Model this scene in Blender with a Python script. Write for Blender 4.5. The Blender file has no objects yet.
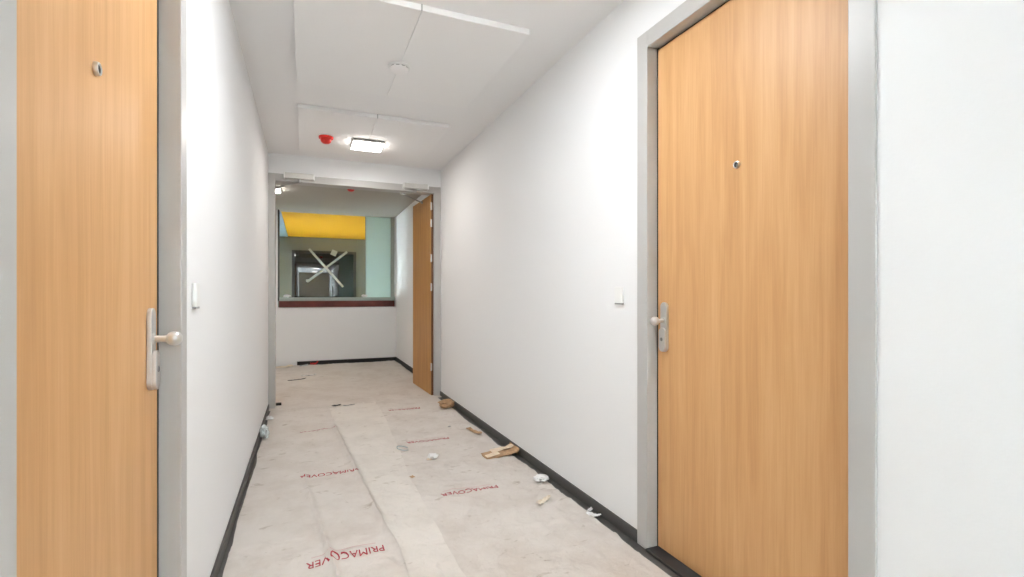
import bpy, bmesh, math, random
from mathutils import Vector, Matrix, noise
S = bpy.context.scene
C = S.collection
R = math.radians

# ---------------------------------------------------------------- camera, sky, exposure
cd = bpy.data.cameras.new('camera')
cam = bpy.data.objects.new('camera', cd); C.objects.link(cam)
cam.location = (0, 0, 1.15)
cam.rotation_euler = (R(90), 0, R(-22.746))
cd.sensor_fit = 'HORIZONTAL'; cd.sensor_width = 36
cd.lens = 36 * 493.7 / 1024
cd.shift_y = (295.4 - 288.5) / 1024
cd.clip_start = 0.02; cd.clip_end = 100
S.camera = cam
w = bpy.data.worlds.new('sky'); S.world = w; w.use_nodes = True
bg = w.node_tree.nodes['Background']
bg.inputs['Color'].default_value = (0.84, 0.93, 1.0, 1)
SKY = 9.7
bg.inputs['Strength'].default_value = SKY
S.view_settings.view_transform = 'Standard'
S.view_settings.look = 'None'
S.view_settings.gamma = 1
S.view_settings.use_curve_mapping = False
S.view_settings.exposure = 2.30
LAMP_COL = (1.0, 0.945, 0.89)
LAMP_POW = 10.8
NEAR_COL = (.95, .99, 1.02)
NEAR, LOBBY = 2.1, 1.68

# ---------------------------------------------------------------- materials
def nt(name):
    m = bpy.data.materials.new(name); m.use_nodes = True
    return m, m.node_tree.nodes, m.node_tree.links, m.node_tree.nodes['Principled BSDF']
def plain(name, col, rough=.5, metal=0, bump=0, bscale=60, spec=.5, var=0, vscale=3):
    m, n, l, b = nt(name)
    b.inputs['Base Color'].default_value = (*col, 1)
    b.inputs['Roughness'].default_value = rough
    b.inputs['Metallic'].default_value = metal
    b.inputs['Specular IOR Level'].default_value = spec
    tc = n.new('ShaderNodeTexCoord')
    if var:
        no = n.new('ShaderNodeTexNoise'); no.inputs['Scale'].default_value = vscale; no.inputs['Detail'].default_value = 5
        l.new(tc.outputs['Object'], no.inputs['Vector'])
        r = n.new('ShaderNodeValToRGB')
        r.color_ramp.elements[0].position = .3; r.color_ramp.elements[1].position = .7
        r.color_ramp.elements[0].color = (*[c * (1 - var) for c in col], 1)
        r.color_ramp.elements[1].color = (*[min(1, c * (1 + var)) for c in col], 1)
        l.new(no.outputs['Fac'], r.inputs['Fac']); l.new(r.outputs['Color'], b.inputs['Base Color'])
    if bump:
        no = n.new('ShaderNodeTexNoise'); no.inputs['Scale'].default_value = bscale; no.inputs['Detail'].default_value = 4
        l.new(tc.outputs['Object'], no.inputs['Vector'])
        bp = n.new('ShaderNodeBump'); bp.inputs['Strength'].default_value = bump; bp.inputs['Distance'].default_value = .01
        l.new(no.outputs['Fac'], bp.inputs['Height']); l.new(bp.outputs['Normal'], b.inputs['Normal'])
    return m
def wood(name, dark, mid, light, rough=.46):
    m, n, l, b = nt(name)
    b.inputs['Roughness'].default_value = rough
    tc = n.new('ShaderNodeTexCoord')
    def nz(scale, mp, det=4, dist=0.):
        mpn = n.new('ShaderNodeMapping'); mpn.inputs['Scale'].default_value = mp
        l.new(tc.outputs['Object'], mpn.inputs['Vector'])
        no = n.new('ShaderNodeTexNoise'); no.inputs['Scale'].default_value = scale
        no.inputs['Detail'].default_value = det; no.inputs['Distortion'].default_value = dist
        l.new(mpn.outputs['Vector'], no.inputs['Vector']); return no
    a = nz(1, (11, 11, .75), 6, 1.6)       # broad figure
    f = nz(1, (170, 170, 5.5), 3)         # fine pores
    g = nz(1, (38, 38, .9), 4, .3)        # medium streaks
    def mth(op, x, y):
        q = n.new('ShaderNodeMath'); q.operation = op
        for i, k in enumerate((x, y)):
            if isinstance(k, (int, float)): q.inputs[i].default_value = k
            else: l.new(k, q.inputs[i])
        return q.outputs[0]
    s = mth('ADD', mth('MULTIPLY', a.outputs['Fac'], .47), mth('ADD', mth('MULTIPLY', g.outputs['Fac'], .28), mth('MULTIPLY', f.outputs['Fac'], .25)))
    r = n.new('ShaderNodeValToRGB')
    r.color_ramp.elements[0].position = .36; r.color_ramp.elements[0].color = (*dark, 1)
    r.color_ramp.elements[1].position = .64; r.color_ramp.elements[1].color = (*light, 1)
    e = r.color_ramp.elements.new(.5); e.color = (*mid, 1)
    l.new(s, r.inputs['Fac']); l.new(r.outputs['Color'], b.inputs['Base Color'])
    return m
def fleece(name, col, dirt):
    m, n, l, b = nt(name)
    b.inputs['Roughness'].default_value = .85
    b.inputs['Specular IOR Level'].default_value = .25
    tc = n.new('ShaderNodeTexCoord')
    no = n.new('ShaderNodeTexNoise'); no.inputs['Scale'].default_value = 2.6; no.inputs['Detail'].default_value = 9; no.inputs['Roughness'].default_value = .68
    l.new(tc.outputs['Object'], no.inputs['Vector'])
    r = n.new('ShaderNodeValToRGB')
    r.color_ramp.elements[0].position = .36; r.color_ramp.elements[0].color = (*dirt, 1)
    r.color_ramp.elements[1].position = .56; r.color_ramp.elements[1].color = (*col, 1)
    l.new(no.outputs['Fac'], r.inputs['Fac'])
    mp = n.new('ShaderNodeMapping'); mp.inputs['Scale'].default_value = (9, 16, 1); mp.inputs['Rotation'].default_value = (0, 0, .4)
    l.new(tc.outputs['Object'], mp.inputs['Vector'])
    n2 = n.new('ShaderNodeTexNoise'); n2.inputs['Scale'].default_value = 1; n2.inputs['Detail'].default_value = 6; n2.inputs['Distortion'].default_value = 1.2
    l.new(mp.outputs['Vector'], n2.inputs['Vector'])
    r2 = n.new('ShaderNodeValToRGB')
    r2.color_ramp.elements[0].position = .24; r2.color_ramp.elements[0].color = (.66, .61, .55, 1)
    r2.color_ramp.elements[1].position = .37; r2.color_ramp.elements[1].color = (1, 1, 1, 1)
    l.new(n2.outputs['Fac'], r2.inputs['Fac'])
    mx = n.new('ShaderNodeMix'); mx.data_type = 'RGBA'; mx.blend_type = 'MULTIPLY'; mx.inputs['Factor'].default_value = 1
    l.new(r.outputs['Color'], mx.inputs['A']); l.new(r2.outputs['Color'], mx.inputs['B'])
    l.new(mx.outputs['Result'], b.inputs['Base Color'])
    n3 = n.new('ShaderNodeTexNoise'); n3.inputs['Scale'].default_value = 20; n3.inputs['Detail'].default_value = 8; n3.inputs['Roughness'].default_value = .62; n3.inputs['Distortion'].default_value = .8
    l.new(tc.outputs['Object'], n3.inputs['Vector'])
    bp = n.new('ShaderNodeBump'); bp.inputs['Strength'].default_value = .55; bp.inputs['Distance'].default_value = .012
    l.new(n3.outputs['Fac'], bp.inputs['Height']); l.new(bp.outputs['Normal'], b.inputs['Normal'])
    return m
def emit(name, col, st):
    m, n, l, b = nt(name)
    b.inputs['Base Color'].default_value = (.9, .9, .9, 1)
    b.inputs['Emission Color'].default_value = (*col, 1); b.inputs['Emission Strength'].default_value = st
    return m
def clear_glass(name, tint, ior=1.5):
    m, n, l, b = nt(name)
    n.remove(b)
    t = n.new('ShaderNodeBsdfTransparent'); t.inputs['Color'].default_value = (*tint, 1)
    g = n.new('ShaderNodeBsdfGlossy'); g.inputs['Roughness'].default_value = .01
    f = n.new('ShaderNodeFresnel'); f.inputs['IOR'].default_value = ior
    mx = n.new('ShaderNodeMixShader')
    l.new(f.outputs[0], mx.inputs[0]); l.new(t.outputs[0], mx.inputs[1]); l.new(g.outputs[0], mx.inputs[2])
    l.new(mx.outputs[0], n['Material Output'].inputs['Surface'])
    return m

M = {}
M['wall'] = plain('white_wall_paint', (.85, .85, .85), .7, bump=.06, bscale=90, spec=.3)
M['ceil'] = plain('white_ceiling_paint', (.90, .89, .885), .8, spec=.2)
M['board'] = plain('white_acoustic_board', (.91, .90, .89), .85, bump=.04, bscale=200, spec=.2)
M['frame'] = plain('light_grey_lacquer', (.495, .485, .468), .35)
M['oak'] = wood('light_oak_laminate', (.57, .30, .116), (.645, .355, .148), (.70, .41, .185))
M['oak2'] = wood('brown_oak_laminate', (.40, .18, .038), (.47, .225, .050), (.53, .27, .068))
M['edge'] = plain('dark_wood_edge', (.14, .06, .025), .5)
M['black'] = plain('black_rubber', (.012, .012, .012), .6)
M['rubber'] = plain('dark_threshold', (.03, .03, .031), .5, var=.3, vscale=12)
M['lino'] = plain('dark_grey_linoleum', (.085, .08, .075), .45, var=.35, vscale=9)
M['skirt'] = plain('dark_grey_skirting', (.075, .072, .068), .5)
M['steel'] = plain('brushed_stainless_steel', (.72, .71, .69), .28, metal=1)
M['satin'] = plain('satin_aluminium', (.66, .65, .63), .38, metal=.85)
M['silver'] = plain('silver_paint', (.62, .61, .58), .4, metal=.2)
M['white'] = plain('white_plastic', (.84, .84, .82), .4)
M['greyp'] = plain('grey_plastic', (.35, .35, .34), .5)
M['red'] = plain('red_plastic', (.75, .03, .02), .3)
M['yellow'] = plain('yellow_paint', (.90, .455, .006), .6)
M['bluegrey'] = plain('blue_grey_paint', (.35, .49, .58), .7)
M['farright'] = plain('pale_green_grey_paint', (.40, .42, .38), .7)
M['brown'] = plain('dark_brown_paint', (.16, .12, .075), .6)
M['frost'] = nt('frosted_pale_aqua_glass')[0]
M['pale'] = plain('pale_bounce_floor', (.78, .78, .76), .6)  # pale tone chosen to bounce daylight up to the yellow ceiling
M['farwall'] = plain('grey_green_gloss_panel', (.20, .20, .155), .07)
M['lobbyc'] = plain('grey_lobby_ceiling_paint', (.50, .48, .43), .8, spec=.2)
M['darkframe'] = plain('dark_brown_frame', (.03, .026, .021), .5)
M['darkglass'] = plain('dark_reflective_glass', (.012, .012, .01), 0)
M['darkglass'].node_tree.nodes['Principled BSDF'].inputs['IOR'].default_value = 1.75
M['glass'] = clear_glass('clear_window_glass', (.93, .95, .945))
M['profile'] = plain('green_grey_profile', (.36, .42, .39), .4)
M['redwood'] = plain('red_brown_stained_timber', (.12, .022, .016), .45, var=.4, vscale=6)
M['tape'] = plain('white_tape', (.36, .38, .34), .6)
M['fleece'] = fleece('off_white_fleece', (.675, .625, .575), (.60, .54, .485))
M['fleece2'] = fleece('cream_fleece', (.722, .672, .615), (.65, .60, .545))
M['ink'] = plain('red_ink', (.40, .03, .045), .7)
M['ink2'] = plain('pale_red_ink', (.62, .42, .40), .8)
M['kraft'] = plain('kraft_cardboard', (.46, .29, .16), .85, var=.25, vscale=40)
M['kraftl'] = plain('torn_cardboard_core', (.80, .66, .50), .9, var=.12, vscale=50)
M['paper'] = plain('white_paper', (.82, .81, .80), .8)
M['cream'] = plain('cream_paper', (.78, .68, .55), .8)
M['film'] = plain('cloudy_plastic_film', (.55, .60, .60), .25)
def frosted(m, col):
    n, l = m.node_tree.nodes, m.node_tree.links
    n.remove(n['Principled BSDF'])
    d = n.new('ShaderNodeBsdfDiffuse'); d.inputs['Color'].default_value = (*col, 1)
    t = n.new('ShaderNodeBsdfTranslucent'); t.inputs['Color'].default_value = (*col, 1)
    mx = n.new('ShaderNodeMixShader'); mx.inputs[0].default_value = .45
    l.new(d.outputs[0], mx.inputs[1]); l.new(t.outputs[0], mx.inputs[2]); l.new(mx.outputs[0], n['Material Output'].inputs['Surface'])
frosted(M['frost'], (.74, .88, .86))
M['lamp'] = emit('lamp_diffuser', LAMP_COL, LAMP_POW)
M['lamp_bright'] = emit('lamp_diffuser_cool_white', NEAR_COL, LAMP_POW * NEAR)
M['lamp_lobby'] = emit('lamp_diffuser_lobby', LAMP_COL, LAMP_POW * LOBBY)

# ---------------------------------------------------------------- mesh helpers
def NB(): return bmesh.new()
def box(bm, x0, x1, y0, y1, z0, z1):
    vs = [bm.verts.new((x, y, z)) for x in (x0, x1) for y in (y0, y1) for z in (z0, z1)]
    for f in ((0,1,3,2),(4,6,7,5),(0,4,5,1),(2,3,7,6),(0,2,6,4),(1,5,7,3)):
        bm.faces.new([vs[i] for i in f])
    return vs
def obox(bm, c, half, mat):
    vs = box(bm, -half[0], half[0], -half[1], half[1], -half[2], half[2])
    T = Matrix.Translation(c) @ mat.to_4x4()
    for v in vs: v.co = T @ v.co
def rod(bm, p0, p1, r, seg=12, r1=None):
    p0, p1 = Vector(p0), Vector(p1); d = p1 - p0
    q = d.to_track_quat('Z', 'Y').to_matrix().to_4x4()
    bmesh.ops.create_cone(bm, cap_ends=True, segments=seg, radius1=r, radius2=r if r1 is None else r1,
                          depth=d.length, matrix=Matrix.Translation((p0 + p1) / 2) @ q)
def lathe(bm, prof, mat, seg=28):
    rings = []
    for r, h in prof:
        if r < 1e-6: rings.append([bm.verts.new(mat @ Vector((0, 0, h)))])
        else: rings.append([bm.verts.new(mat @ Vector((r * math.cos(2*math.pi*i/seg), r * math.sin(2*math.pi*i/seg), h))) for i in range(seg)])
    for a, b in zip(rings, rings[1:]):
        for i in range(seg):
            j = (i + 1) % seg
            if len(a) == 1 and len(b) == 1: continue
            if len(a) == 1: bm.faces.new((a[0], b[j], b[i]))
            elif len(b) == 1: bm.faces.new((a[i], a[j], b[0]))
            else: bm.faces.new((a[i], a[j], b[j], b[i]))
def prism(bm, pts, axis, d0, d1):
    # outline pts in the plane across the axis, extruded d0..d1 along it
    def mk(p, d): return {'x': (d, p[0], p[1]), 'y': (p[0], d, p[1]), 'z': (p[0], p[1], d)}[axis]
    a = [bm.verts.new(mk(p, d0)) for p in pts]; b = [bm.verts.new(mk(p, d1)) for p in pts]
    bm.faces.new(a); bm.faces.new(list(reversed(b)))
    for i in range(len(pts)):
        j = (i + 1) % len(pts); bm.faces.new((a[i], b[i], b[j], a[j]))
def tag(o, label=None, cat=None, group=None, kind=None):
    if label: o['label'] = label
    if cat: o['category'] = cat
    if group: o['group'] = group
    if kind: o['kind'] = kind
    return o
BASE = {}
def obj(name, bm, mat, parent=None, bevel=0, smooth=False, label=None):
    bmesh.ops.recalc_face_normals(bm, faces=bm.faces)
    me = bpy.data.meshes.new(name)
    o = bpy.data.objects.new(name, me); C.objects.link(o)
    if parent is not None:
        org = BASE[parent.name]; o.parent = parent
    else:
        xs = [v.co.x for v in bm.verts]; ys = [v.co.y for v in bm.verts]; zs = [v.co.z for v in bm.verts]
        org = Vector(((min(xs) + max(xs)) / 2, (min(ys) + max(ys)) / 2, min(zs)))
        o.location = org
    BASE[o.name] = org
    bmesh.ops.translate(bm, verts=bm.verts, vec=-org)
    bm.to_mesh(me); bm.free()
    for m in (mat if isinstance(mat, (list, tuple)) else [mat]): me.materials.append(m)
    if smooth:
        for p in me.polygons: p.use_smooth = True
        try: me.set_sharp_from_angle(angle=R(40))
        except Exception: pass
    if bevel:
        md = o.modifiers.new('bevel', 'BEVEL'); md.width = bevel; md.segments = 2; md.limit_method = 'ANGLE'; md.angle_limit = R(40)
    if label: o['label'] = label
    return o
def empty(name, loc, label=None, cat=None, group=None, kind=None):
    o = bpy.data.objects.new(name, None); C.objects.link(o); o.location = loc
    o.empty_display_size = .05
    BASE[o.name] = Vector(loc)
    return tag(o, label, cat, group, kind)
def structure(o, label, cat): return tag(o, label, cat, None, 'structure')
def copy_tree(o, parent=None):
    c = o.copy(); C.objects.link(c)
    if parent is not None: c.parent = parent
    for ch in [k for k in bpy.data.objects if k.parent == o]: copy_tree(ch, c)
    return c

XL, XR, ZC, YE = -.341, 1.43, 2.583, 5.51
YB = -8.0                     # corridor end behind the photographer
LR, LZ, LB = 1.48, 2.535, 8.80      # lobby right wall, ceiling, back wall
FY, FR = 12.70, 1.41          # far wall and right wall of the space past the window

# ---------------------------------------------------------------- setting
b = NB(); box(b, -3.2, 2.0, YB - .2, 13.2, -.12, 0)
structure(obj('floor', b, M['lino']), 'dark grey linoleum floor, bare along the skirtings', 'floor')
RO0, RO1, RTOP = .851, 1.889, 2.344     # right door frame, outer
LO0, LO1 = .737, 1.772                  # left door frame, outer
WR0, WR1, WL0, WL1, WZ0, WZ1 = -7.4, -3.0, -7.4, -3.0, .30, 2.40     # assumed windows either side behind the camera, added for their daylight
b = NB(); x0, x1 = XR, XR + .22
box(b, x0, x1, YB, WR0, 0, ZC); box(b, x0, x1, WR1, RO0 + .02, 0, ZC); box(b, x0, x1, WR0, WR1, 0, WZ0); box(b, x0, x1, WR0, WR1, WZ1, ZC); box(b, x0, x1, RO1 - .02, YE, 0, ZC); box(b, x0, x1, RO0 + .02, RO1 - .02, RTOP - .02, ZC)
structure(obj('wall_right', b, M['wall']), 'long white plastered corridor wall on the right with an oak door', 'wall')
b = NB(); x0, x1 = XL - .22, XL
box(b, x0, x1, YB, WL0, 0, ZC); box(b, x0, x1, WL1, LO0 + .02, 0, ZC); box(b, x0, x1, WL0, WL1, 0, WZ0); box(b, x0, x1, WL0, WL1, WZ1, ZC); box(b, x0, x1, LO1 - .02, YE, 0, ZC); box(b, x0, x1, LO0 + .02, LO1 - .02, RTOP - .02, ZC)
structure(obj('wall_left', b, M['wall']), 'white plastered corridor wall on the left with an oak door', 'wall')
b = NB(); box(b, XL - .22, XR + .22, YB - .15, YB, 0, ZC)
structure(obj('wall_back', b, M['brown']), 'dark brown end wall of the corridor behind the camera', 'wall')
b = NB(); box(b, XL - .25, XR + .25, YB - .15, YE + .14, ZC, ZC + .2)
structure(obj('ceiling', b, M['ceil']), 'white corridor ceiling above the acoustic panels', 'ceiling')
FT0, FT1 = 2.31, 2.383                  # double door head, inner and outer
b = NB(); box(b, XL - .22, XR + .22, YE + .008, YE + .14, FT1 - .02, ZC); box(b, XL - 1.6, XL + .0, YE + .008, YE + .14, 0, ZC); box(b, XR, XR + .3, YE + .008, YE + .14, 0, ZC)
structure(obj('wall_front', b, M['wall']), 'white wall above the double doorway at the corridor end', 'wall')

for nm, xw, a, c, lb in (('fill_window_right', XR + .12, WR0, WR1, 'unseen window added for light behind the camera on the right'), ('fill_window_left', XL - .12, WL0, WL1, 'unseen window added for light behind the camera on the left')):
    ww = empty(nm, (xw, (a + c) / 2, WZ0), lb, 'window', None, 'structure')  # unseen light source, added to brighten the near end of the corridor
    b = NB(); t = .05
    box(b, xw - .03, xw + .03, a, a + t, WZ0, WZ1); box(b, xw - .03, xw + .03, c - t, c, WZ0, WZ1); box(b, xw - .03, xw + .03, a + t, c - t, WZ0, WZ0 + t); box(b, xw - .03, xw + .03, a + t, c - t, WZ1 - t, WZ1)
    obj('window_frame', b, M['frame'], ww, .003)
    b = NB(); box(b, xw - .003, xw + .003, a + t, c - t, WZ0 + t, WZ1 - t); obj('pane', b, M['glass'], ww)
# lobby
b = NB(); box(b, LR, LR + .2, YE + .14, LB + .01, 0, LZ)
structure(obj('wall_lobby_right', b, M['wall']), 'white lobby wall behind the open oak leaf', 'wall')
b = NB(); box(b, -1.75, -1.6, YE + .14, LB + .12, 0, LZ)
structure(obj('wall_lobby_left', b, M['wall']), 'white lobby wall out of sight on the left', 'wall')
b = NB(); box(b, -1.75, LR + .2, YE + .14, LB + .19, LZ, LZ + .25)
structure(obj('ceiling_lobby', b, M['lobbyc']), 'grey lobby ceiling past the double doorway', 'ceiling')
SILL = .955
b = NB(); box(b, -1.6, LR, LB, LB + .12, 0, SILL); box(b, LR - .012, LR + .2, LB, LB + .12, SILL, LZ); box(b, -1.6, -.405, LB, LB + .12, SILL, LZ)
structure(obj('wall_lobby_back', b, M['wall']), 'low white lobby wall under the interior window', 'wall')
b = NB(); box(b, -.12, LR, LB - .012, LB, 0, .068)
structure(obj('baseboard_lobby_back', b, M['black'], bevel=.002), 'black skirting along the low white lobby wall', 'baseboard')
b = NB(); box(b, LR - .012, LR, YE + .15, LB - .012, 0, .068)
structure(obj('baseboard_lobby_right', b, M['black'], bevel=.002), 'black skirting on the lobby wall behind the oak leaf', 'baseboard')
b = NB(); box(b, -.385, 1.446, LB - .022, LB + .10, SILL, 1.06)
structure(obj('trim_1', b, M['redwood'], bevel=.004), 'red-brown timber sill along the lobby window', 'trim')
b = NB(); box(b, -.385, LR - .013, LB + .02, LB + .10, 1.0602, 1.118)
structure(obj('trim_2', b, M['profile'], bevel=.003), 'grey-green cap rail above the red-brown timber sill', 'trim')
b = NB(); box(b, -.405, -.383, LB - .001, LB + .09, 1.0602, LZ)
structure(obj('trim_3', b, M['darkframe'], bevel=.002), 'dark upright at the left end of the lobby opening', 'trim')
win = empty('window_1', (1.2, LB + .2, 0), 'frosted pale aqua glass panel at the right of the lobby opening', 'window', None, 'structure')
b = NB(); box(b, .985, FR + .07, LB + .17, LB + .178, .04, LZ); obj('pane', b, M['frost'], win)
b = NB(); box(b, .975, .985, LB + .165, LB + .183, .04, LZ); obj('edge_strip', b, M['profile'], win)

# space past the lobby window
b = NB(); box(b, FR, FR + .2, LB + .12, FY + .2, 0, LZ)
structure(obj('wall_far_right', b, M['farright']), 'pale blue-green wall past the lobby window on the right', 'wall')
b = NB(); box(b, -.365, FR + .2, LB + .19, FY + .2, LZ, LZ + .2)
structure(obj('ceiling_far', b, M['yellow']), 'bright yellow ceiling seen through the lobby window', 'ceiling')
b = NB(); box(b, -2.4, -.365, LB + .19, FY + .2, LZ - .01, LZ + .2)
structure(obj('ceiling_far_side', b, M['bluegrey']), 'blue-grey ceiling strip left of the yellow ceiling', 'ceiling')
b = NB(); box(b, -2.4, FR, FY, FY + .2, 0, LZ)
structure(obj('wall_far', b, M['farwall']), 'glossy grey-green wall around the dark-framed window', 'wall')
b = NB(); box(b, -2.4, -2.25, LB + .12, FY, 0, .15); box(b, -2.4, -2.25, LB + .12, FY, 1.20, LZ); box(b, -2.4, -2.25, LB + .12, 9.9, .15, 1.20); box(b, -2.4, -2.25, 11.8, FY, .15, 1.20); box(b, -2.4, -1.6, LB + .12, LB + .2, 0, LZ)
structure(obj('wall_far_left', b, M['wall']), 'wall holding the added window past the lobby, out of sight on the left', 'wall')
w2 = empty('window_2', (.438, FY, .9), 'dark-framed window with white tape crossed over its glass', 'window', None, 'structure')
wx0, wx1, wz0, wz1 = -.285, 1.160, .85, 2.215
b = NB(); t = .065
box(b, wx0, wx0 + t, FY - .03, FY, wz0, wz1); box(b, wx1 - t, wx1, FY - .03, FY, wz0, wz1)
box(b, wx0 + t, wx1 - t, FY - .03, FY, wz1 - t, wz1); box(b, wx0 + t, wx1 - t, FY - .03, FY, wz0, wz0 + t)
obj('window_frame', b, M['darkframe'], w2, .003)
b = NB(); box(b, wx0 + t, wx1 - t, FY - .014, FY - .002, wz0 + t, wz1 - t); obj('pane', b, M['darkglass'], w2)
w3 = empty('fill_window_far', (-2.3, 10.9, .15), 'unseen window added past the lobby to light the yellow ceiling', 'window', None, 'structure')  # unseen, added low to throw daylight onto the yellow ceiling
b = NB(); box(b, -2.34, -2.28, 10.87, 10.93, .15, 1.20); obj('mullion', b, M['darkframe'], w3)
b = NB(); box(b, -2.32, -2.312, 9.9, 11.8, .15, 1.20); obj('pane', b, M['glass'], w3)
def tape(p, q, wd, label, name='tape_strip', group='white tape on the dark-framed window', dy=0):
    b = NB(); P, Q = Vector((p[0], 0, p[1])), Vector((q[0], 0, q[1])); d = (Q - P).normalized(); nrm = Vector((-d.z, 0, d.x)) * wd / 2
    pts = [P + nrm, P - nrm, Q - nrm, Q + nrm]
    prism(b, [(v.x, v.z) for v in pts], 'y', FY - .0320 - dy, FY - .0305 - dy)
    return tag(obj(name, b, M['tape']), label, 'tape', group)
tape((.088, 2.254), (.855, 1.355), .052, 'white tape strip slanting down to the right across the dark window')
tape((.947, 2.212), (.044, 1.468), .052, 'white tape strip slanting down to the left across the dark window', dy=.003)
o = tape((.585, 2.20), (.705, 2.15), .13, 'tilted white square sticker at the top of the dark window', 'sticker', 'white stickers on the dark-framed window')
o['category'] = 'sticker'
o = tape((.02, 1.50), (.075, 1.50), .06, 'small white sticker at the lower left end of the tape cross', 'sticker', 'white stickers on the dark-framed window')
o['category'] = 'sticker'

b = NB(); box(b, -2.25, FR, LB + .12, FY, .0005, .03)  # unseen slab, works as a pale reflector under the yellow ceiling
structure(obj('floor_far', b, M['pale']), 'unseen floor past the lobby window, made pale to bounce light up', 'floor')
# skirtings in the corridor
def baseboard(name, x0, x1, y0, y1, label):
    b = NB(); box(b, x0, x1, y0, y1, 0, .058)
    structure(obj(name, b, M['skirt'], bevel=.0025), label, 'baseboard')
baseboard('baseboard_right_far', XR - .011, XR, RO1, YE, 'dark grey skirting along the right wall beyond the oak door')
baseboard('baseboard_right_near', XR - .011, XR, YB, RO0, 'dark grey skirting on the right wall before the oak door')
baseboard('baseboard_left_far', XL, XL + .011, LO1, YE, 'dark grey skirting along the left wall beyond the oak door')
baseboard('baseboard_left_near', XL, XL + .011, YB, LO0, 'dark grey skirting on the left wall before the oak door')

# ---------------------------------------------------------------- flat entrance doors
def stadium(cy, cz, hw, hh, n=10):
    pts = []
    for i in range(n + 1):
        a = math.pi * i / n; pts.append((cy + hw * math.cos(a), cz + hh - hw + hw * math.sin(a)))
    for i in range(n + 1):
        a = math.pi + math.pi * i / n; pts.append((cy + hw * math.cos(a), cz - hh + hw + hw * math.sin(a)))
    return pts
def flat_door(name, side, y0, y1, label, peep, plate_y, zp, peep_z, gap=.009):
    X = XR if side > 0 else XL; s = side
    def bx(bm, d0, d1, *r):                     # d measured into the wall from its face
        a, c = sorted((X + s * d0, X + s * d1)); box(bm, a, c, *r)
    root = empty(name, (X, (y0 + y1) / 2, 0), label, 'door', None, 'structure')
    fw = .0735; i0, i1, zt = y0 + fw, y1 - fw, RTOP - fw
    b = NB()
    bx(b, -.009, .15, y0, i0, 0, RTOP); bx(b, -.009, .15, i1, y1, 0, RTOP); bx(b, -.009, .15, i0, i1, zt, RTOP)
    obj('door_frame', b, M['frame'], root, .003)
    b = NB(); bx(b, .052, .12, i0, i0 + .012, .012, zt); bx(b, .0465, .12, i1 - gap + .0005, i1, .012, zt); bx(b, .052, .12, i0, i1, zt - .012, zt)
    obj('rubber_seal', b, M['black'], root)
    b = NB(); bx(b, -.02, .16, i0, i1, .0005, .013)
    obj('threshold', b, M['rubber'], root, .003)
    b = NB(); g = .009; bx(b, .045, .095, i0 + g, i1 - gap, .016, zt - g)
    leaf = obj('door_leaf', b, M['oak'], root, .0015)
    F = X + s * .045                            # face of the leaf
    def at(d): return F - s * d
    # long security plate with a raised lower block, knob, key cylinder
    b = NB(); a, c = sorted((at(0), at(.012))); prism(b, stadium(plate_y, zp, .0215, .110), 'x', a, c)
    obj('escutcheon', b, M['satin'], leaf, .002)
    b = NB(); a, c = sorted((at(.012), at(.022))); prism(b, stadium(plate_y, zp - .056, .0205, .053), 'x', a, c)
    obj('cylinder_guard', b, M['satin'], leaf, .002)
    T = Matrix.Translation((at(.010), plate_y, zp + .027)) @ Vector((-s, 0, 0)).to_track_quat('Z', 'Y').to_matrix().to_4x4()
    b = NB(); lathe(b, [(0, 0), (.017, 0), (.017, .004), (.0095, .006), (.0085, .026), (.0095, .031), (.0145, .034), (.0185, .040), (.020, .048), (.0185, .056), (.0145, .062), (.008, .066), (0, .067)], T)
    obj('knob', b, M['steel'], leaf, smooth=True)
    T = Matrix.Translation((at(.022), plate_y, zp - .054)) @ Vector((-s, 0, 0)).to_track_quat('Z', 'Y').to_matrix().to_4x4()
    b = NB(); lathe(b, [(0, 0), (.0085, 0), (.0085, .0015), (0, .0015)], T, 18); obj('key_cylinder', b, M['greyp'], leaf, smooth=True)
    b = NB(); a, c = sorted((at(.0235), at(.0242))); box(b, a, c, plate_y - .001, plate_y + .001, zp - .060, zp - .048); obj('keyhole', b, M['black'], leaf)
    T = Matrix.Translation((at(0), peep, peep_z)) @ Vector((-s, 0, 0)).to_track_quat('Z', 'Y').to_matrix().to_4x4()
    b = NB(); lathe(b, [(0, 0), (.0135, 0), (.0140, .003), (.0128, .0080), (.0108, .0088), (.0095, .0065), (0, .0065)], T)
    obj('peephole', b, M['steel'], leaf, smooth=True)
    b = NB(); lathe(b, [(0, .0065), (.0094, .0065), (.006, .0078), (0, .0082)], T, 18)
    obj('peephole_lens', b, M['black'], leaf, smooth=True)
    return root
flat_door('door_1', 1, RO0, RO1, 'closed light oak door in a grey frame on the right wall', 1.362, 1.757, 1.010, 1.633)
flat_door('door_2', -1, LO0, LO1, 'closed light oak door in a grey frame on the left wall', 1.228, 1.594, 1.006, 1.602, .022)

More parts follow.
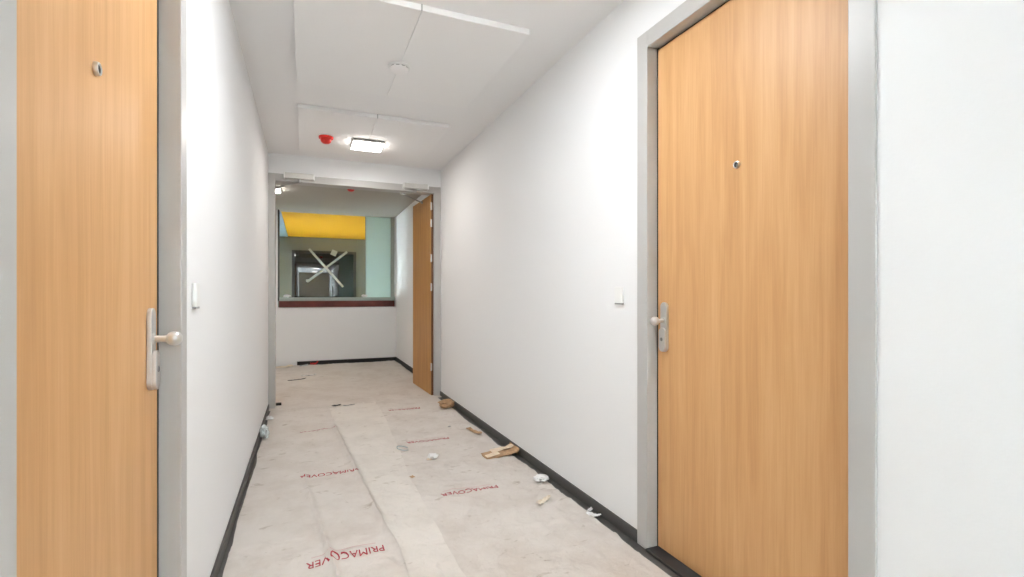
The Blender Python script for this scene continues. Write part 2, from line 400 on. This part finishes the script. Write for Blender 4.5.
# ---------------------------------------------------------------- double doorway at the corridor end
dd = empty('door_3', (.54, YE, 0), 'open double oak doors in a grey frame at the corridor end', 'door', None, 'structure')
IX0, IX1 = -.279, 1.351
b = NB()
box(b, XL + .001, IX0, YE, YE + .15, 0, FT1); box(b, IX1, XR - .001, YE, YE + .15, 0, FT1); box(b, IX0, IX1, YE, YE + .15, FT0, FT1)
obj('door_frame', b, M['frame'], dd, .004)
def leaf_of(h, ang, width, side, lmat):
    # hinge point h, direction ang of the leaf in plan, thickness on the given side
    d = Vector((math.cos(ang), math.sin(ang), 0)); n = Vector((-d.y, d.x, 0)) * side
    H = Vector((h[0], h[1], 0))
    def slab(bm, a0, a1, t0, t1, z0, z1):
        vs = box(bm, 0, 1, 0, 1, z0, z1)
        for v in vs:
            a = a0 if v.co.x < .5 else a1; t = t0 if v.co.y < .5 else t1
            p = H + d * a + n * t; v.co = (p.x, p.y, v.co.z)
    b = NB(); slab(b, .004, width, 0, .042, .012, FT0 - .006)
    lf = obj('door_leaf', b, lmat, dd, .001)
    b = NB(); slab(b, 0, .004, .001, .041, .012, FT0 - .006); obj('hinge_edge', b, M['edge'], lf, label='dark brown hinge edge')
    for z in (2.166, 1.973, 1.575, 1.245, .336):
        b = NB(); p = H - n * .004 + d * .0
        rod(b, (p.x, p.y - .004, z - .045), (p.x, p.y - .004, z + .045), .006, 12); slab(b, -.001, .0, 0, .009, z - .04, z + .04)
        obj('hinge', b, M['steel'], lf, label='steel hinge')
    b = NB(); slab(b, width, width + .002, .010, .032, .92, 1.16); slab(b, width + .002, width + .016, .015, .027, 1.05, 1.08); slab(b, width + .002, width + .012, .015, .027, .95, .975)
    obj('lock_plate', b, M['steel'], lf, label='steel lock plate')
    return lf
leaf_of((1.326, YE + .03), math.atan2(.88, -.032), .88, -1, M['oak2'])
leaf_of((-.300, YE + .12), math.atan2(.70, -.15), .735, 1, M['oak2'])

def closer(name, x0, x1, elbow, foot, label):
    root = empty(name, ((x0 + x1) / 2, YE, 2.333), label, 'door closer', 'door closers above the double doorway')
    b = NB(); box(b, x0, x1, YE - .050, YE - .0005, 2.334, 2.392); obj('body', b, M['silver'], root, .006)
    for a in (x0, x1 - .010):
        b = NB(); box(b, a - .001, a + .011, YE - .0512, YE - .0005, 2.333, 2.393); obj('end_cap', b, M['white'], root, .003, label='pale end cap')
    sp = Vector(((x0 + x1) / 2, YE - .026, 2.318)); e = Vector(elbow); f = Vector(foot)
    b = NB(); rod(b, (sp.x, sp.y, 2.300), (sp.x, sp.y, 2.336), .011, 14); obj('spindle', b, M['greyp'], root)
    def bar(p, q):
        b = NB(); d = q - p; ang = math.atan2(d.y, d.x)
        obox(b, (p + q) / 2, (d.length / 2, .010, .0035), Matrix.Rotation(ang, 3, 'Z') @ Matrix.Rotation(-math.asin(d.z / d.length), 3, 'Y')); return b
    sp.z = 2.300
    obj('arm', bar(sp, e), M['greyp'], root, .001)
    obj('forearm', bar(e, f), M['greyp'], root, .001)
    b = NB(); rod(b, (e.x, e.y, e.z - .010), (e.x, e.y, e.z + .008), .012, 14); obj('pivot', b, M['greyp'], root)
    b = NB(); rod(b, (f.x, f.y, f.z - .01), (f.x, f.y, f.z + .02), .011, 12)
    obj('leaf_bracket', b, M['greyp'], root)
closer('door_closer', -.198, .090, (-.215, YE + .12, 2.285), (-.325, YE + .36, 2.275), 'silver door closer at the left end of the doorway head')
closer('door_closer', .998, 1.276, (1.000, YE + .06, 2.288), (1.305, YE + .42, 2.270), 'silver door closer above the open oak leaf on the right')

# ---------------------------------------------------------------- ceiling panels, lamps, detectors
def panel(y0, y1, label):
    root = empty('ceiling_panel', (.53, (y0 + y1) / 2, ZC - .032), label, 'ceiling panel', 'white acoustic panels on the corridor ceiling')
    for a, c in ((-.052, .5292), (.5308, 1.112)):
        b = NB(); box(b, a, c, y0, y1, ZC - .032, ZC - .0005); obj('board', b, M['board'], root, .003)
    b = NB(); box(b, .5275, .5325, y0 - .0015, y0 + .004, ZC - .032, ZC - .001); obj('joint_clip', b, M['greyp'], root, label='grey clip in the joint')
panel(2.41, 3.545, 'white ceiling panel carrying the smoke detector, nearer the camera')
panel(4.012, 5.17, 'white ceiling panel carrying the square lamp and red sounder')
def lamp(x, y, z, label, mat='lamp'):
    root = empty('ceiling_lamp', (x, y, z), label, 'ceiling lamp', 'square corridor ceiling lamps')
    h = .135
    b = NB(); box(b, x - h, x + h, y - h, y + h, z - .0255, z - .0005); obj('housing', b, M['greyp'], root, .002, label='grey housing')
    b = NB(); box(b, x - h + .004, x + h - .004, y - h + .004, y + h - .004, z - .032, z - .025); obj('diffuser', b, M[mat], root, label='glowing white diffuser')
    return root
L0 = lamp(.53, 4.715, ZC - .032, 'lit square lamp on the far ceiling panel beside the red sounder')
lamp(-.43, 7.08, LZ, 'lit square lamp on the lobby ceiling at the left jamb', 'lamp_lobby')
lamp(.45, 1.75, ZC, 'square ceiling lamp overhead between the two oak doors', 'lamp_bright')
lamp(.53, -2.60, ZC, 'square ceiling lamp of the corridor behind the camera')
lamp(.53, -6.40, ZC, 'square ceiling lamp at the corridor end behind the camera')
DOWN = Matrix.Rotation(math.pi, 4, 'X')
sd = empty('smoke_detector', (.53, 3.05, ZC - .032), 'round white smoke detector in the middle of the near ceiling panel', 'smoke detector')
T = Matrix.Translation((.53, 3.05, ZC - .0325)) @ DOWN
b = NB(); lathe(b, [(0, 0), (.066, 0), (.068, .004), (.066, .010), (0, .010)], T, 36); obj('base', b, M['white'], sd, smooth=True)
b = NB(); lathe(b, [(.052, .010), (.052, .014), (.056, .016), (.054, .024), (.046, .030), (.020, .033), (0, .033)], T, 36); obj('sensor_head', b, M['board'], sd, smooth=True)
b = NB()
for k in range(10):
    a = 2 * math.pi * k / 10; q = Matrix.Rotation(a, 3, 'Z')
    p = Vector((.53 + .0535 * math.cos(a), 3.05 + .0535 * math.sin(a), ZC - .0325 - .0125)); obox(b, p, (.001, .010, .0018), q)
obj('vent', b, M['greyp'], sd, label='grey vent slots')
def sounder(x, y, z, label):
    root = empty('fire_sounder', (x, y, z), label, 'fire alarm sounder', 'red fire alarm sounders on the ceilings')
    T = Matrix.Translation((x, y, z - .0005)) @ DOWN
    b = NB(); lathe(b, [(0, 0), (.060, 0), (.062, .006), (.060, .018), (.050, .022), (0, .022)], T, 32); obj('base', b, M['red'], root, smooth=True)
    b = NB(); lathe(b, [(.046, .022), (.046, .034), (.040, .048), (.028, .058), (.010, .063), (0, .063)], T, 32); obj('dome', b, M['red'], root, smooth=True)
sounder(.171, 4.655, ZC - .032, 'red fire alarm sounder beside the lit square lamp')
sounder(.540, 6.60, LZ, 'red fire alarm sounder on the lobby ceiling under the doorway head')

# bell pushes beside the doors
def bell(side, y, label):
    X = XR if side > 0 else XL; s = side
    root = empty('door_bell', (X, y, 1.11), label, 'door bell', 'white bell pushes beside the oak doors')
    def bx(bm, d0, d1, *r): a, c = sorted((X - s * d0, X - s * d1)); box(bm, a, c, *r)
    b = NB(); bx(b, .0005, .013, y - .033, y + .033, 1.112, 1.192); obj('cover', b, M['white'], root, .004)
    b = NB(); bx(b, .013, .0142, y - .024, y + .024, 1.124, 1.182); obj('button', b, M['white'], root, .003)
    b = NB(); bx(b, .001, .012, y - .030, y + .030, 1.106, 1.1122); obj('underside_strip', b, M['greyp'], root, label='grey strip underneath')  # grey strip along the underside of the cover
bell(1, 2.034, 'white bell push on the right wall beside the oak door')
bell(-1, 1.920, 'white bell push on the left wall beside the oak door')

# ---------------------------------------------------------------- floor covering
random.seed(4)
def lerp(p, y):
    if y <= p[0][1]: a, c = p[0], p[1]
    elif y >= p[-1][1]: a, c = p[-2], p[-1]
    else:
        for a, c in zip(p, p[1:]):
            if a[1] <= y <= c[1]: break
    return a[0] + (c[0] - a[0]) * (y - a[1]) / (c[1] - a[1])
EDGE_L = [(.40, 0), (.388, 2.02), (.382, 2.42), (.318, 3.41), (.252, 4.54), (.22, 5.5)]
EDGE_R = [(.59, 0), (.597, 2.1), (.616, 3.1), (.684, 4.6), (.70, 5.5)]
FOLD2 = [(.37, 2.4), (.305, 3.41), (.240, 4.54), (.22, 5.0)]
FOLD = [(.15, 1.8), (.119, 2.136), (.006, 3.228), (-.02, 3.6)]
def ridge(x, y, line, wd, ht, y0, y1):
    d = abs(x - lerp(line, y)); k = max(0, min(1, (y - y0) / .15)) * max(0, min(1, (y1 - y) / .15))
    return ht * k * math.exp(-(d / wd) ** 2)
def height(x, y):
    h = .0022 * noise.noise((x * 5, y * 2.2, 1.3)) + .0014 * noise.noise((x * 14, y * 9, 7.7))
    r = abs(noise.noise((x * 2.2 + y * .7, y * 2.4, 3.1))); h += .0050 * max(0, 1 - r * 9)
    r = abs(noise.noise((x * 3.1 - y * 1.1, y * 1.6, 9.4))); h += .0038 * max(0, 1 - r * 10)
    r = abs(noise.noise((x * 6.3 + y * 2.0, y * 5.2 - x, 21.7))); h += .0034 * max(0, 1 - r * 8)
    r = abs(noise.noise((x * 1.3 + 5, y * 7.5, 33.1))); h += .0040 * max(0, 1 - r * 8)
    h += ridge(x, y, FOLD, .015, .024 * (.55 + .45 * math.exp(-((y - 2.25) / .25) ** 2)), 1.7, 3.5)
    h += ridge(x, y, FOLD2, .016, .016, 2.5, 4.7)
    h += .008 * math.exp(-((y - 2.29 - .25 * (x - .12)) / .012) ** 2) * max(0, 1 - abs(x - .15) / .16)
    h += .007 * math.exp(-((y - 3.375) / .012) ** 2) * max(0, min(1, (.33 - x) / .05)) * max(0, min(1, (x + .05) / .05))
    h += .006 * math.exp(-((y - 4.47 - .15 * (x - .1)) / .012) ** 2) * max(0, min(1, (.30 - x) / .05)) * max(0, min(1, (x + .06) / .05))
    return h
def sheet(name, xa, xb, y0, y1, z, mat, label, nx, ny, lift=None):
    b = NB(); rows = []
    for j in range(ny + 1):
        y = y0 + (y1 - y0) * j / ny; a, c = xa(y), xb(y); row = []
        for i in range(nx + 1):
            x = a + (c - a) * i / nx
            h = z + .0045 + height(x, y)
            if lift: h += lift(x, y, i / nx)
            row.append(b.verts.new((x, y, max(h, z + .0004))))
        rows.append(row)
    for r0, r1 in zip(rows, rows[1:]):
        for i in range(nx): b.faces.new((r0[i], r0[i + 1], r1[i + 1], r1[i]))
    g = bmesh.ops.extrude_face_region(b, geom=list(b.faces))
    for v in g['geom']:
        if isinstance(v, bmesh.types.BMVert): v.co.z -= .0006
    o = obj(name, b, mat, smooth=True)
    return tag(o, label, 'floor covering')
jag = lambda y, k, amp, f: amp * noise.noise((y * f, k, .5)) + amp * .5 * noise.noise((y * f * 3.3, k, 2.5))
Y0 = -.6
NYC = 420
left_sheet = sheet('floor_sheet', lambda y: XL + .030 + jag(y, 3, .012, 2.2), lambda y: .47, Y0, YE - .02, 0, M['fleece'],
      'off-white protective fleece along the left wall, red lettering folded into it', 84, NYC)
right_sheet = sheet('floor_sheet', lambda y: .52, lambda y: XR - .058 + jag(y, 8, .014, 1.8), Y0, YE - .02, 0, M['fleece'],
      'off-white protective fleece along the right wall with flat red lettering', 64, NYC)
mid_sheet = sheet('floor_sheet', lambda y: lerp(EDGE_L, y) + jag(y, 5, .012, 2), lambda y: lerp(EDGE_R, y) + jag(y, 6, .012, 1.5), Y0, YE - .03, .0022, M['fleece2'],
      'narrow cream fleece strip down the middle of the corridor', 30, NYC,
      lambda x, y, t: .0075 * math.exp(-(t / .07) ** 2) * (.4 + .6 * abs(noise.noise((y * 1.4, 2, 2)))) + .002 * math.exp(-((1 - t) / .05) ** 2))
lobby_sheet = sheet('floor_sheet', lambda y: -1.5, lambda y: LR - .03 + jag(y, 11, .01, 2), YE - .09, LB - .05, .003, M['fleece'],
      'off-white protective fleece covering the lobby floor beyond the doorway', 90, 110)
def lettering(parent, x0, x1, y, hgt, label, squash=1, slope=0, zb=0, x_from=None, x_to=None, line=True):
    cu = bpy.data.curves.new('text', 'FONT'); cu.body = 'PRIMACOVER'; cu.size = 1; cu.resolution_u = 3
    to = bpy.data.objects.new('text', cu); C.objects.link(to)
    bpy.context.view_layer.update()
    me = bpy.data.meshes.new_from_object(to.evaluated_get(bpy.context.evaluated_depsgraph_get()))
    bpy.data.objects.remove(to); bpy.data.curves.remove(cu)
    b = NB(); b.from_mesh(me); bpy.data.meshes.remove(me)
    bmesh.ops.triangulate(b, faces=b.faces)
    xs = [v.co.x for v in b.verts]; ys = [v.co.y for v in b.verts]
    ax, cx, ay, cy = min(xs), max(xs), min(ys), max(ys)
    fat = .0
    for v in b.verts:
        u = (v.co.x - ax) / (cx - ax); t = (v.co.y - ay) / (cy - ay)
        x = x1 - (x1 - x0) * u; yy = y + slope * (x - x0) + hgt * squash * (.5 - t)   # read from the far side
        v.co = (x, yy, zb + .0056 + height(x, yy) + .0006)
    if x_from is not None:
        bmesh.ops.delete(b, geom=[v for v in b.verts if not (x_from <= v.co.x <= x_to)], context='VERTS')
    if not len(b.verts): b.free(); return
    g = bmesh.ops.extrude_face_region(b, geom=list(b.faces))
    for v in g['geom']:
        if isinstance(v, bmesh.types.BMVert): v.co.z -= .0012
    obj('red_lettering', b, M['ink'], parent, label=label)
    if line:
        b = NB(); n = 24; yl = y + hgt * squash * 1.05; rows = []
        for k in range(n + 1):
            x = x0 + .02 + (x1 - x0 - .05) * k / n
            rows.append([b.verts.new((x, yl + slope * (x - x0) + e, zb + .0056 + height(x, yl) + .0006)) for e in (-.003, .003)])
        for p, q in zip(rows, rows[1:]): b.faces.new((p[0], p[1], q[1], q[0]))
        obj('printed_line', b, M['ink2'], parent, label='pale red printed line')
lettering(right_sheet, .719, 1.063, 2.762, .043, 'red printed lettering, upside down')
lettering(right_sheet, .726, 1.063, 3.850, .043, 'red printed lettering, upside down')
lettering(right_sheet, .761, 1.074, 4.985, .043, 'red printed lettering, upside down')
lettering(left_sheet, .005, .330, 2.255, .056, 'red printed lettering broken by a fold', slope=.10)
lettering(left_sheet, -.03, .325, 3.362, .050, 'red printed lettering in a crease', squash=.5, line=False)
lettering(left_sheet, -.04, .262, 4.47, .050, 'red printed lettering in a crease', squash=.45, slope=.15, line=False)

# ---------------------------------------------------------------- litter
def zf(x, y): return .0055 + height(x, y)
def crumple(name, c, size, mat, label, cat, seed, group=None, rough=.35, zbase=None):
    b = NB(); bmesh.ops.create_icosphere(b, subdivisions=3, radius=1)
    for v in b.verts:
        p = v.co.copy(); k = 1 + rough * noise.noise(p * 1.9 + Vector((seed, 0, 0))) + rough * .5 * (1 - 2 * abs(noise.noise(p * 4.5 + Vector((0, seed, 0)))))
        p *= k; v.co = (p.x * size[0] / 2, p.y * size[1] / 2, p.z * size[2] / 2)
    mz = min(v.co.z for v in b.verts); z0 = zf(c[0], c[1]) if zbase is None else zbase
    for v in b.verts: v.co += Vector((c[0], c[1], z0 - mz))
    return tag(obj(name, b, mat), label, cat, group)
def flake(name, c, size, ang, mat, label, cat, seed, curl=.01, thick=.001, group=None, fold=None, zbase=None, mat_idx=None):
    # a torn, bent sheet with ragged edges
    b = NB(); nx, ny = 14, 8; rows = []; q = Matrix.Rotation(ang, 3, 'Z')
    z0 = zf(c[0], c[1]) if zbase is None else zbase
    for j in range(ny + 1):
        row = []
        for i in range(nx + 1):
            u, v = i / nx - .5, j / ny - .5
            x = u * size[0] * (1 + .22 * noise.noise((v * 5, seed, 1)) * (abs(u) * 2)); y = v * size[1] * (1 + .35 * noise.noise((u * 5, seed, 4)))
            z = curl * (abs(noise.noise((u * 3, v * 3, seed))) + (2 * u) ** 2 * .6 * (1 if u > 0 else .3))
            if fold: z += fold(u, v)
            p = q @ Vector((x, y, 0)); row.append(b.verts.new((c[0] + p.x, c[1] + p.y, z)))
        rows.append(row)
    for r0, r1 in zip(rows, rows[1:]):
        for i in range(nx): b.faces.new((r0[i], r0[i + 1], r1[i + 1], r1[i]))
    g = bmesh.ops.extrude_face_region(b, geom=list(b.faces))
    for v in g['geom']:
        if isinstance(v, bmesh.types.BMVert): v.co.z += thick
    mz = min(v.co.z for v in b.verts)
    for v in b.verts: v.co.z += z0 - mz
    o = obj(name, b, mat)
    return tag(o, label, cat, group)
# torn carton leaning on the right skirting: a folded flap, with the torn pale core as its part
def carton():
    root = empty('torn_cardboard', (1.30, 3.30, 0), 'torn brown cardboard flap leaning on the right skirting', 'cardboard')
    def strip(name, prof, y_a, y_b, th, mat, seed, label=None):
        b = NB(); n = len(prof); top = []; m = 6
        for k, (x, z) in enumerate(prof):
            t = k / (n - 1); a = y_a[0] + (y_a[1] - y_a[0]) * t; c = y_b[0] + (y_b[1] - y_b[0]) * t
            row = []
            for j in range(m + 1):
                s = j / m; e = .020 * noise.noise((k * .9, j * 1.3, seed))
                row.append(b.verts.new((x + e * .5, a + (c - a) * s + (e if j in (0, m) else 0), z + .004 * noise.noise((k * .7, j * .8, seed + 3)) + .004)))
            top.append(row)
        for r0, r1 in zip(top, top[1:]):
            for j in range(m): b.faces.new((r0[j], r0[j + 1], r1[j + 1], r1[j]))
        g = bmesh.ops.extrude_face_region(b, geom=list(b.faces))
        for v in g['geom']:
            if isinstance(v, bmesh.types.BMVert): v.co.z -= th
        return obj(name, b, mat, root, label=label)
    strip('flap', [(1.165, .010), (1.19, .011), (1.22, .013), (1.26, .016), (1.30, .019), (1.34, .023), (1.375, .028), (1.395, .034), (1.408, .044), (1.412, .052)], (3.24, 3.23), (3.36, 3.41), .008, M['kraft'], 2)
    strip('torn_core', [(1.172, .016), (1.20, .017), (1.225, .019), (1.25, .021), (1.28, .023)], (3.235, 3.27), (3.29, 3.33), .0015, M['kraftl'], 5, 'pale torn core')
    strip('folded_edge', [(1.24, .022), (1.27, .026), (1.30, .030), (1.33, .036), (1.36, .036), (1.385, .040), (1.405, .052)], (3.315, 3.32), (3.385, 3.37), .003, M['kraftl'], 8, 'pale folded edge')
carton()
crumple('crumpled_cardboard', (1.315, 4.86), (.15, .13, .075), M['kraft'], 'crumpled brown cardboard lump near the double doorway', 'cardboard', 3.3)
flake('cardboard_strip', (1.302, 3.93), (.215, .036), R(-80), M['kraft'], 'small brown cardboard strip on the fleece near the right skirting', 'cardboard', 1.2, .014, .006)
crumple('crumpled_paper', (1.338, 2.735), (.070, .060, .032), M['paper'], 'crumpled white paper beside the right skirting, nearer than the cardboard flap', 'paper scrap', 7.1, rough=.6)
flake('paper_strip', (1.215, 2.445), (.115, .030), R(30), M['cream'], 'thin cream paper strip on the fleece before the right skirting', 'paper scrap', 3.7, .018, .001)
flake('paper_scrap', (1.380, 2.20), (.075, .035), R(-60), M['paper'], 'white torn scrap at the fleece edge near the right door', 'paper scrap', 5.2, .015, .001)
flake('paper_scrap', (1.402, 2.27), (.028, .020), R(20), M['paper'], 'tiny white scrap on the dark floor under the right skirting', 'paper scrap', 8.8, .012, .001, zbase=.001)
crumple('crumpled_paper', (.825, 3.40), (.060, .050, .034), M['paper'], 'small crumpled white scrap in the open between the red letterings', 'paper scrap', 9.4, rough=.6)
flake('cardboard_chip', (.795, 3.375), (.040, .032), R(60), M['kraftl'], 'small tan chip touching the white scrap on the open fleece', 'cardboard', 6.2, .012, .002)
# curled strapping loop
b = NB(); prev = None; n = 30; ring = []
for k in range(n + 1):
    a = R(20 + 300 * k / n); x = .664 + .042 * math.cos(a); y = 3.665 + .052 * math.sin(a); z = .012 + .016 * math.sin(a * .5) ** 2
    ring.append([(x, y, z), (x, y, z + .009), (x + .0015 * math.cos(a), y + .0015 * math.sin(a), z + .009), (x + .0015 * math.cos(a), y + .0015 * math.sin(a), z)])
vs = [[b.verts.new(p) for p in r] for r in ring]
for r0, r1 in zip(vs, vs[1:]):
    for i in range(4): b.faces.new((r0[i], r0[(i + 1) % 4], r1[(i + 1) % 4], r1[i]))
b.faces.new(vs[0]); b.faces.new(vs[-1])
tag(obj('curled_strap', b, M['film']), 'curled plastic strap lying beside the cream strip', 'strap')
flake('cardboard_chip', (.620, 3.10), (.022, .034), R(15), M['kraft'], 'tiny brown chip at the cream strip edge', 'cardboard', 2.9, .006, .002, zbase=.009)
flake('cardboard_chip', (1.155, 4.16), (.022, .018), R(40), M['greyp'], 'tiny grey chip far along the right fleece', 'debris', 4.6, .006, .002)
flake('paper_scrap', (-.312, 5.06), (.062, .075), R(70), M['paper'], 'white paper scrap on the left skirting near the doorway', 'paper scrap', 1.9, .03, .001, zbase=.004)
crumple('plastic_film_ball', (-.300, 4.40), (.060, .085, .085), M['film'], 'crumpled cloudy plastic ball against the left skirting', 'plastic film', 6.6, rough=.5)
b = NB(); box(b, -.277, -.225, YE + .115, YE + .150, .0095, .040)
tag(obj('door_wedge', b, M['black'], bevel=.006), 'small black wedge on the floor at the left door jamb', 'door wedge')
flake('dark_scrap', (.30, 5.40), (.085, .040), R(10), M['skirt'], 'small dark scrap on the fleece in the doorway', 'debris', 3.1, .012, .002, zbase=.012)
flake('dark_scrap', (.42, 5.36), (.11, .018), R(8), M['greyp'], 'thin grey scrap right of the dark scrap in the doorway', 'debris', 7.7, .010, .0015, zbase=.012)
flake('paper_scrap', (-.02, 8.62), (.12, .06), R(10), M['film'], 'small grey-blue scrap before the lobby skirting', 'paper scrap', 2.2, .03, .001, zbase=.011)
flake('cardboard_chip', (.14, 8.74), (.11, .05), R(-8), M['red'], 'small reddish scrap propped on the lobby skirting', 'debris', 5.9, .05, .002, zbase=.012)
flake('paper_strip', (.05, 7.55), (.20, .035), R(-25), M['paper'], 'white paper strip on the lobby fleece', 'paper scrap', 4.1, .03, .001, zbase=.011)
flake('paper_strip', (-.10, 7.25), (.22, .03), R(20), M['skirt'], 'dark narrow strip on the lobby fleece at the left', 'debris', 6.3, .014, .002, zbase=.011)
flake('cardboard_sheet', (-.36, 8.60), (.34, .16), R(6), M['cream'], 'cream cardboard sheet in the lobby left of the skirting', 'cardboard', 1.4, .03, .003, zbase=.012)
crumple('white_scrap', (-.27, LB + .045), (.10, .04, .035), M['paper'], 'white scrap on the left end of the window rail', 'paper scrap', 2.1, rough=.4, zbase=1.118)
crumple('white_scrap', (.945, LB + .020), (.09, .035, .040), M['paper'], 'white scrap on the window rail right of the tape cross', 'paper scrap', 4.9, rough=.4, zbase=1.118)
